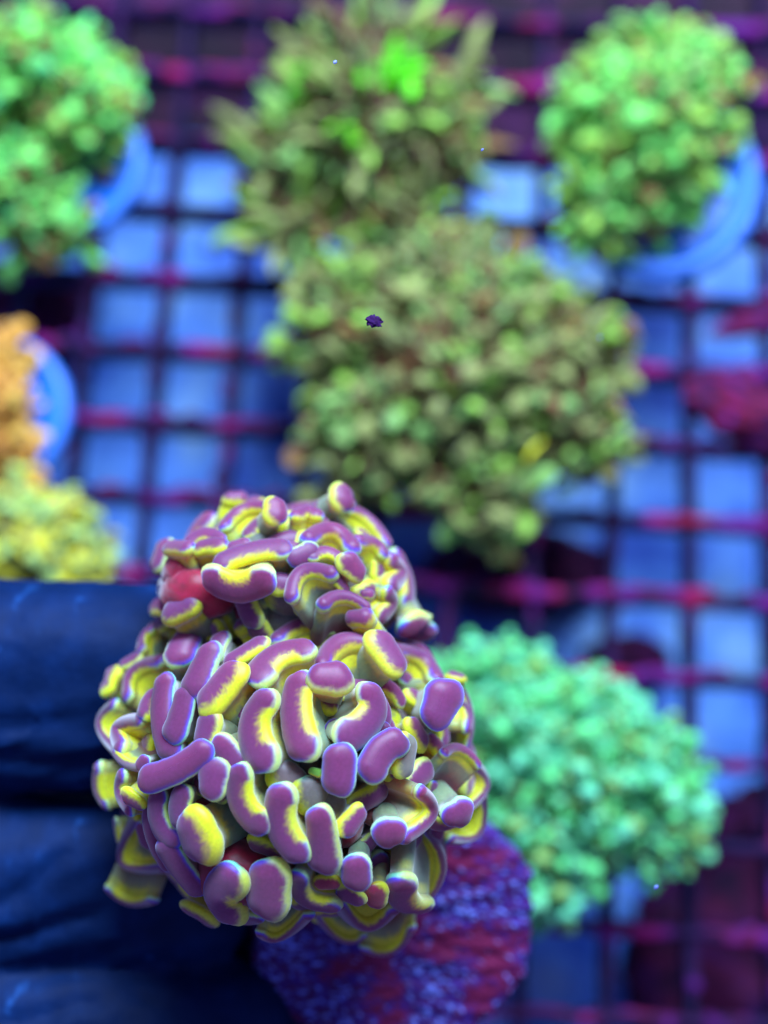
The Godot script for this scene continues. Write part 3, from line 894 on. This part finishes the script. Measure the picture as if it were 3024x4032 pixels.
	hammer(big, 5.4, 4.4, 5.4, 3.4, 5.3, 2.4, 2.6, 20, 0.30, 0.6)
	hammer(big, 13.5, 0.7, 14.6, -1.7, 12.0, -3.8, 1.4, 205, 1.10, 0.5)
	hammer(big, 9.9, -2.8, 10.1, -2.7, 10.4, -2.7, 2.4, 300, 0.30, 1.5)
	hammer(big, 15.8, -2.0, 16.2, -2.0, 16.5, -1.9, 2.3, 270, 0.30, 1.5)
	hammer(big, 16.4, 3.7, 18.1, 3.8, 20.0, 1.9, 1.0, 110, 1.15, 0.0)
	hammer(big, 20.3, 0.7, 21.2, -1.8, 18.9, -4.0, 1.2, 190, 1.15, 0.0)
	hammer(big, 15.1, -3.0, 16.8, -4.2, 18.9, -4.6, 1.0, 270, 0.60, -0.6)
	hammer(big, 21.3, -2.9, 20.8, -6.9, 17.7, -7.5, 1.2, 215, 1.15, -0.3)
	hammer(big, 14.6, -4.9, 16.3, -9.5, 13.7, -14.0, 1.2, 200, 1.15, 0.0)
	hammer(big, 11.0, -8.0, 11.4, -10.4, 13.0, -11.9, 2.3, 315, 0.75, 1.0)
	hammer(big, 17.1, -7.8, 17.2, -11.4, 14.6, -14.6, 1.0, 210, 1.25, -1.2)
	hammer(big, 12.5, -15.3, 13.2, -15.2, 13.7, -15.2, 1.2, 330, 0.30, 0.0)
	hammer(big, 3.6, -0.9, 3.8, -3.0, 3.9, -4.9, 2.4, 335, 0.45, 0.8)
	hammer(big, 6.5, -2.1, 7.0, -1.5, 7.5, -0.8, 1.6, 150, 0.60, 0.5)
	hammer(big, 6.8, -5.5, 6.8, -6.0, 6.8, -6.5, 2.3, 0, 0.35, 1.5)
	hammer(big, 6.1, -9.1, 6.7, -9.5, 7.3, -9.8, 1.5, 330, 0.50, 0.4)
	hammer(big, 8.8, -8.9, 8.9, -9.4, 8.8, -9.8, 1.7, 330, 0.50, 0.8, "red")
	hammer(big, 3.9, -7.8, 4.5, -7.8, 5.1, -7.8, 1.2, 330, 0.50, 0.4, "red")
	hammer(big, 5.3, -12.0, 8.1, -14.6, 11.1, -12.7, 1.6, 275, 1.15, 0.2)
	hammer(big, 2.8, 1.6, 3.1, 1.3, 3.4, 1.0, 2.5, 200, 0.60, -1.2, "olive")
	hammer(big, 4.9, 0.2, 5.2, 0.1, 5.5, -0.2, 2.2, 150, 0.60, -1.5, "olive")
	hammer(big, 0.6, 3.0, 1.0, 2.8, 1.5, 2.5, 2.4, 150, 0.60, -1.5, "olive")
	hammer(big, 3.1, 3.4, 3.5, 3.3, 3.8, 3.2, 0.6, 30, 0.80, -0.3, "lime")
	hammer(big, 8.0, -20.3, 11.1, -20.6, 13.2, -18.1, 1.2, 285, 1.50, 0.0)
	hammer(big, 2.4, -15.1, 5.2, -18.5, 7.8, -18.4, 1.0, 280, 1.30, 0.0)
	# a second tier of smaller tentacles in the gaps
	for h in [big, small]:
		var many := 84 if h == big else 34
		for i in many:
			var e := 1.0 - 1.02 * (i + 0.5) / many
			var a := i * 2.39996 + 1.1
			var s := sqrt(1.0 - e * e)
			var u := Vector3(cos(a) * s, sin(a) * s, e)
			var bare := false
			for gap in [Vector2(-0.30, -0.50), Vector2(-0.46, -0.14)] if h == big else [Vector2(-0.66, 0.05)]:
				if Vector2(u.x, u.y).distance_to(gap) < 0.2:
					bare = true
			if bare:
				continue
			var mid: Vector3 = u * h.r * 0.87
			var t := u.cross(Vector3(0.2, 0.3, 1)).normalized().rotated(u, rng.randf_range(-0.8, 0.8)) * rng.randf_range(0.06, 0.17)
			var p: Array[Vector3] = [mid - t - u * 0.03, mid, mid + t - u * 0.03]
			tentacle(h, p, rng.randf_range(0.13, 0.19), (-Vector3(u.x, u.y, 0.0) + Vector3(rng.randf_range(-0.3, 0.3), rng.randf_range(-0.3, 0.3), 0)).normalized(), rng.randf_range(0.3, 0.8), 0.0, "plum")
	# swollen red flesh that shows between the tentacles
	for q in [[big, Vector3(-0.44, -0.78, 1.22), Vector3(0.46, 0.34, 0.35)], [big, Vector3(-0.90, -0.22, 1.22), Vector3(0.3, 0.26, 0.3)], [big, Vector3(-0.66, 0.36, 1.28), Vector3(0.24, 0.28, 0.3)], [big, Vector3(0.62, -0.22, 1.2), Vector3(0.2, 0.3, 0.3)], [small, Vector3(-0.86, 0.0, 0.66), Vector3(0.44, 0.3, 0.32)], [small, Vector3(-1.05, 0.2, 0.5), Vector3(0.25, 0.25, 0.3)]]:
		put((q[0] as Head).node, "flesh_fold", lump(q[1], q[2], 0.12, 1.5, [lin(130, 4, 34), lin(170, 8, 50), lin(186, 14, 60)], 36, 4), tissue)
	# tentacles round the far side of each head
	for h in [big, small]:
		var many := 40 if h == big else 18
		for i in many:
			var e := lerpf(-0.08, -0.75, fposmod(i * 0.618, 1.0))
			var a := TAU * (i + rng.randf() * 0.6) / many
			var s := sqrt(1.0 - e * e)
			var u := Vector3(cos(a) * s, sin(a) * s, e)
			var mid: Vector3 = u * h.r * 0.97
			var t := u.cross(Vector3(0, 0, 1)).normalized().rotated(u, rng.randf_range(-0.7, 0.7)) * rng.randf_range(0.08, 0.34)
			var p: Array[Vector3] = [mid - t - u * 0.05, mid, mid + t - u * 0.05]
			tentacle(h, p, rng.randf_range(0.2, 0.27), Vector3(0, 0, 1).slide(u).normalized(), rng.randf_range(0.2, 0.9), 0.0, "plum")
	# short inner tentacles that fill the crowns between the outer ones
	for h in [big, small]:
		var many := 70 if h == big else 26
		for i in many:
			var e := 1.0 - 0.95 * (i + 0.5) / many
			var a := i * 2.39996
			var s := sqrt(1.0 - e * e)
			var u := Vector3(cos(a) * s, sin(a) * s, e)
			var bare := false
			for gap in [Vector2(-0.52, 0.10), Vector2(-0.40, -0.50), Vector2(-0.36, 0.28)] if h == big else [Vector2(-0.72, 0.05), Vector2(-0.5, -0.3)]:
				if Vector2(u.x, u.y).distance_to(gap) < 0.28:
					bare = true
			if bare:
				continue
			var mid: Vector3 = u * h.r * 0.70
			var t := u.cross(Vector3(0.3, 0.2, 1)).normalized().rotated(u, rng.randf() * TAU) * rng.randf_range(0.05, 0.22)
			var p: Array[Vector3] = [mid - t - u * 0.03, mid, mid + t - u * 0.03]
			tentacle(h, p, rng.randf_range(0.28, 0.40), t.cross(u).normalized(), rng.randf_range(0.2, 0.7), 0.0, "olive")
	# the bony branches below the heads and the crusted plug
	put(coral, "branch", tube([Vector3(-1.0, -2.9, -0.8), Vector3(-0.6, -3.8, -1.4), Vector3(-0.2, -4.7, -2.0)], [0.9, 0.65, 0.75], 1.0, 24, [lin(70, 30, 60), lin(60, 40, 110)], 0.25, 3), crusty)
	put(coral, "branch", tube([Vector3(-1.1, -0.9, -1.0), Vector3(-0.9, -2.2, -1.7), Vector3(-0.4, -4.3, -2.2)], [0.6, 0.5, 0.6], 1.0, 24, [lin(70, 30, 60), lin(60, 40, 110)], 0.25, 5), crusty)
	put(coral, "plug", plug_rock(), stone)

	# ---- specks drifting in the water
	var flake := thing("flake", "tiny dark purple flake drifting above the large olive coral", "flake", held)
	put(flake, "sheet", lump(Vector3(-0.10, 1.90, 1.35), Vector3(0.075, 0.05, 0.012), 0.9, 2.0, [lin(60, 20, 90), lin(50, 14, 60)], 24, 6), crusty)
	for q in [[Vector3(0.99, 3.65, 1.2), "tiny pale blue speck drifting in front of the leafy coral's right side"], [Vector3(-0.5, 4.6, 1.0), "tiny pale blue speck drifting at the top edge of the leafy coral"], [Vector3(2.6, 2.1, -1.5), "tiny pale blue speck drifting over the right end of the olive coral"], [Vector3(2.9, -4.0, 0.4), "tiny pale blue speck drifting below the fuzzy green coral"]]:
		var at: Vector3 = q[0]
		var mote := thing("mote", q[1], "speck", held * Transform3D(Basis(Vector3(1, 2, 0).normalized(), at.x * 3.0), at * CM), "specks drifting in the water")
		put(mote, "grain", lump(Vector3.ZERO, Vector3(0.014, 0.024, 0.016) * rng.randf_range(0.6, 1.1), 0.6, 2.0, [lin(150, 160, 255)], 12, 7), crusty)

var stone: StandardMaterial3D

func plug_rock() -> ArrayMesh:
	stone = mat(0.75, 0.4)
	stone.normal_enabled = true
	stone.normal_texture = noise_map(0.03, 5, [], [], 51, 512, FastNoiseLite.TYPE_SIMPLEX_SMOOTH, true, 3.5)
	stone.uv1_triplanar = true
	stone.uv1_scale = Vector3(60, 140, 60)
	var nz := FastNoiseLite.new()
	nz.seed = 8
	nz.frequency = 1.0
	nz.fractal_octaves = 5
	var rows := 220
	var cols := 360
	var v := PackedVector3Array()
	var c := PackedColorArray()
	var tilt := Basis(Vector3(0, 1, 0), 0.22) * Basis(Vector3(1, 0, 0), 0.10)
	for i in rows:
		var th := PI * i / (rows - 1)
		for k in cols:
			var ph := TAU * k / cols
			var out := Vector3(sin(th) * cos(ph), cos(th), sin(th) * sin(ph))
			var flat := Vector2(out.x, out.y).length()
			var lift := Vector2(pow(flat, 11.0), pow(absf(out.z), 11.0))
			var grow := 1.0 / pow(lift.x + lift.y, 1.0 / 11.0)
			var u := out * grow
			var turn := fposmod(atan2(out.y, out.x) + PI / 8.0, PI / 4.0) - PI / 8.0
			var edge := lerpf(1.0, 1.0 / cos(turn), 0.9) * (1.0 + 0.04 * nz.get_noise_2d(out.x * 2.3, out.y * 2.3))
			var p := u * Vector3(1.70 * edge, 1.66 * edge, 0.42)
			var q := nz.get_noise_3d(p.x * 1.6, p.y * 4.6, p.z * 2.0)
			var q2 := nz.get_noise_3d(p.x * 9.0, p.y * 18.0, p.z * 9.0 + 20.0)
			p += out * (0.06 * q + 0.03 * q2)
			v.append((tilt * p + Vector3(0.08, -5.05, -1.95)) * CM)
			var patch := nz.get_noise_3d(p.x * 0.9 + 7.0, p.y * 1.3, p.z)
			var fine := nz.get_noise_3d(p.x * 8.0, p.y * 17.0 + 3.0, p.z * 8.0)
			var col := lin(60, 30, 128).lerp(lin(70, 14, 74), smoothstep(-0.3, 0.2, fine))
			col = col.lerp(lin(112, 18, 64), smoothstep(-0.10, 0.40, patch * 1.5 + fine * 0.5))
			col = col.lerp(lin(130, 150, 250), smoothstep(0.27, 0.55, q2 - patch * 0.4))
			c.append(col)
	return sheet(rows, cols, v, grid_normals(rows, cols, v), c)
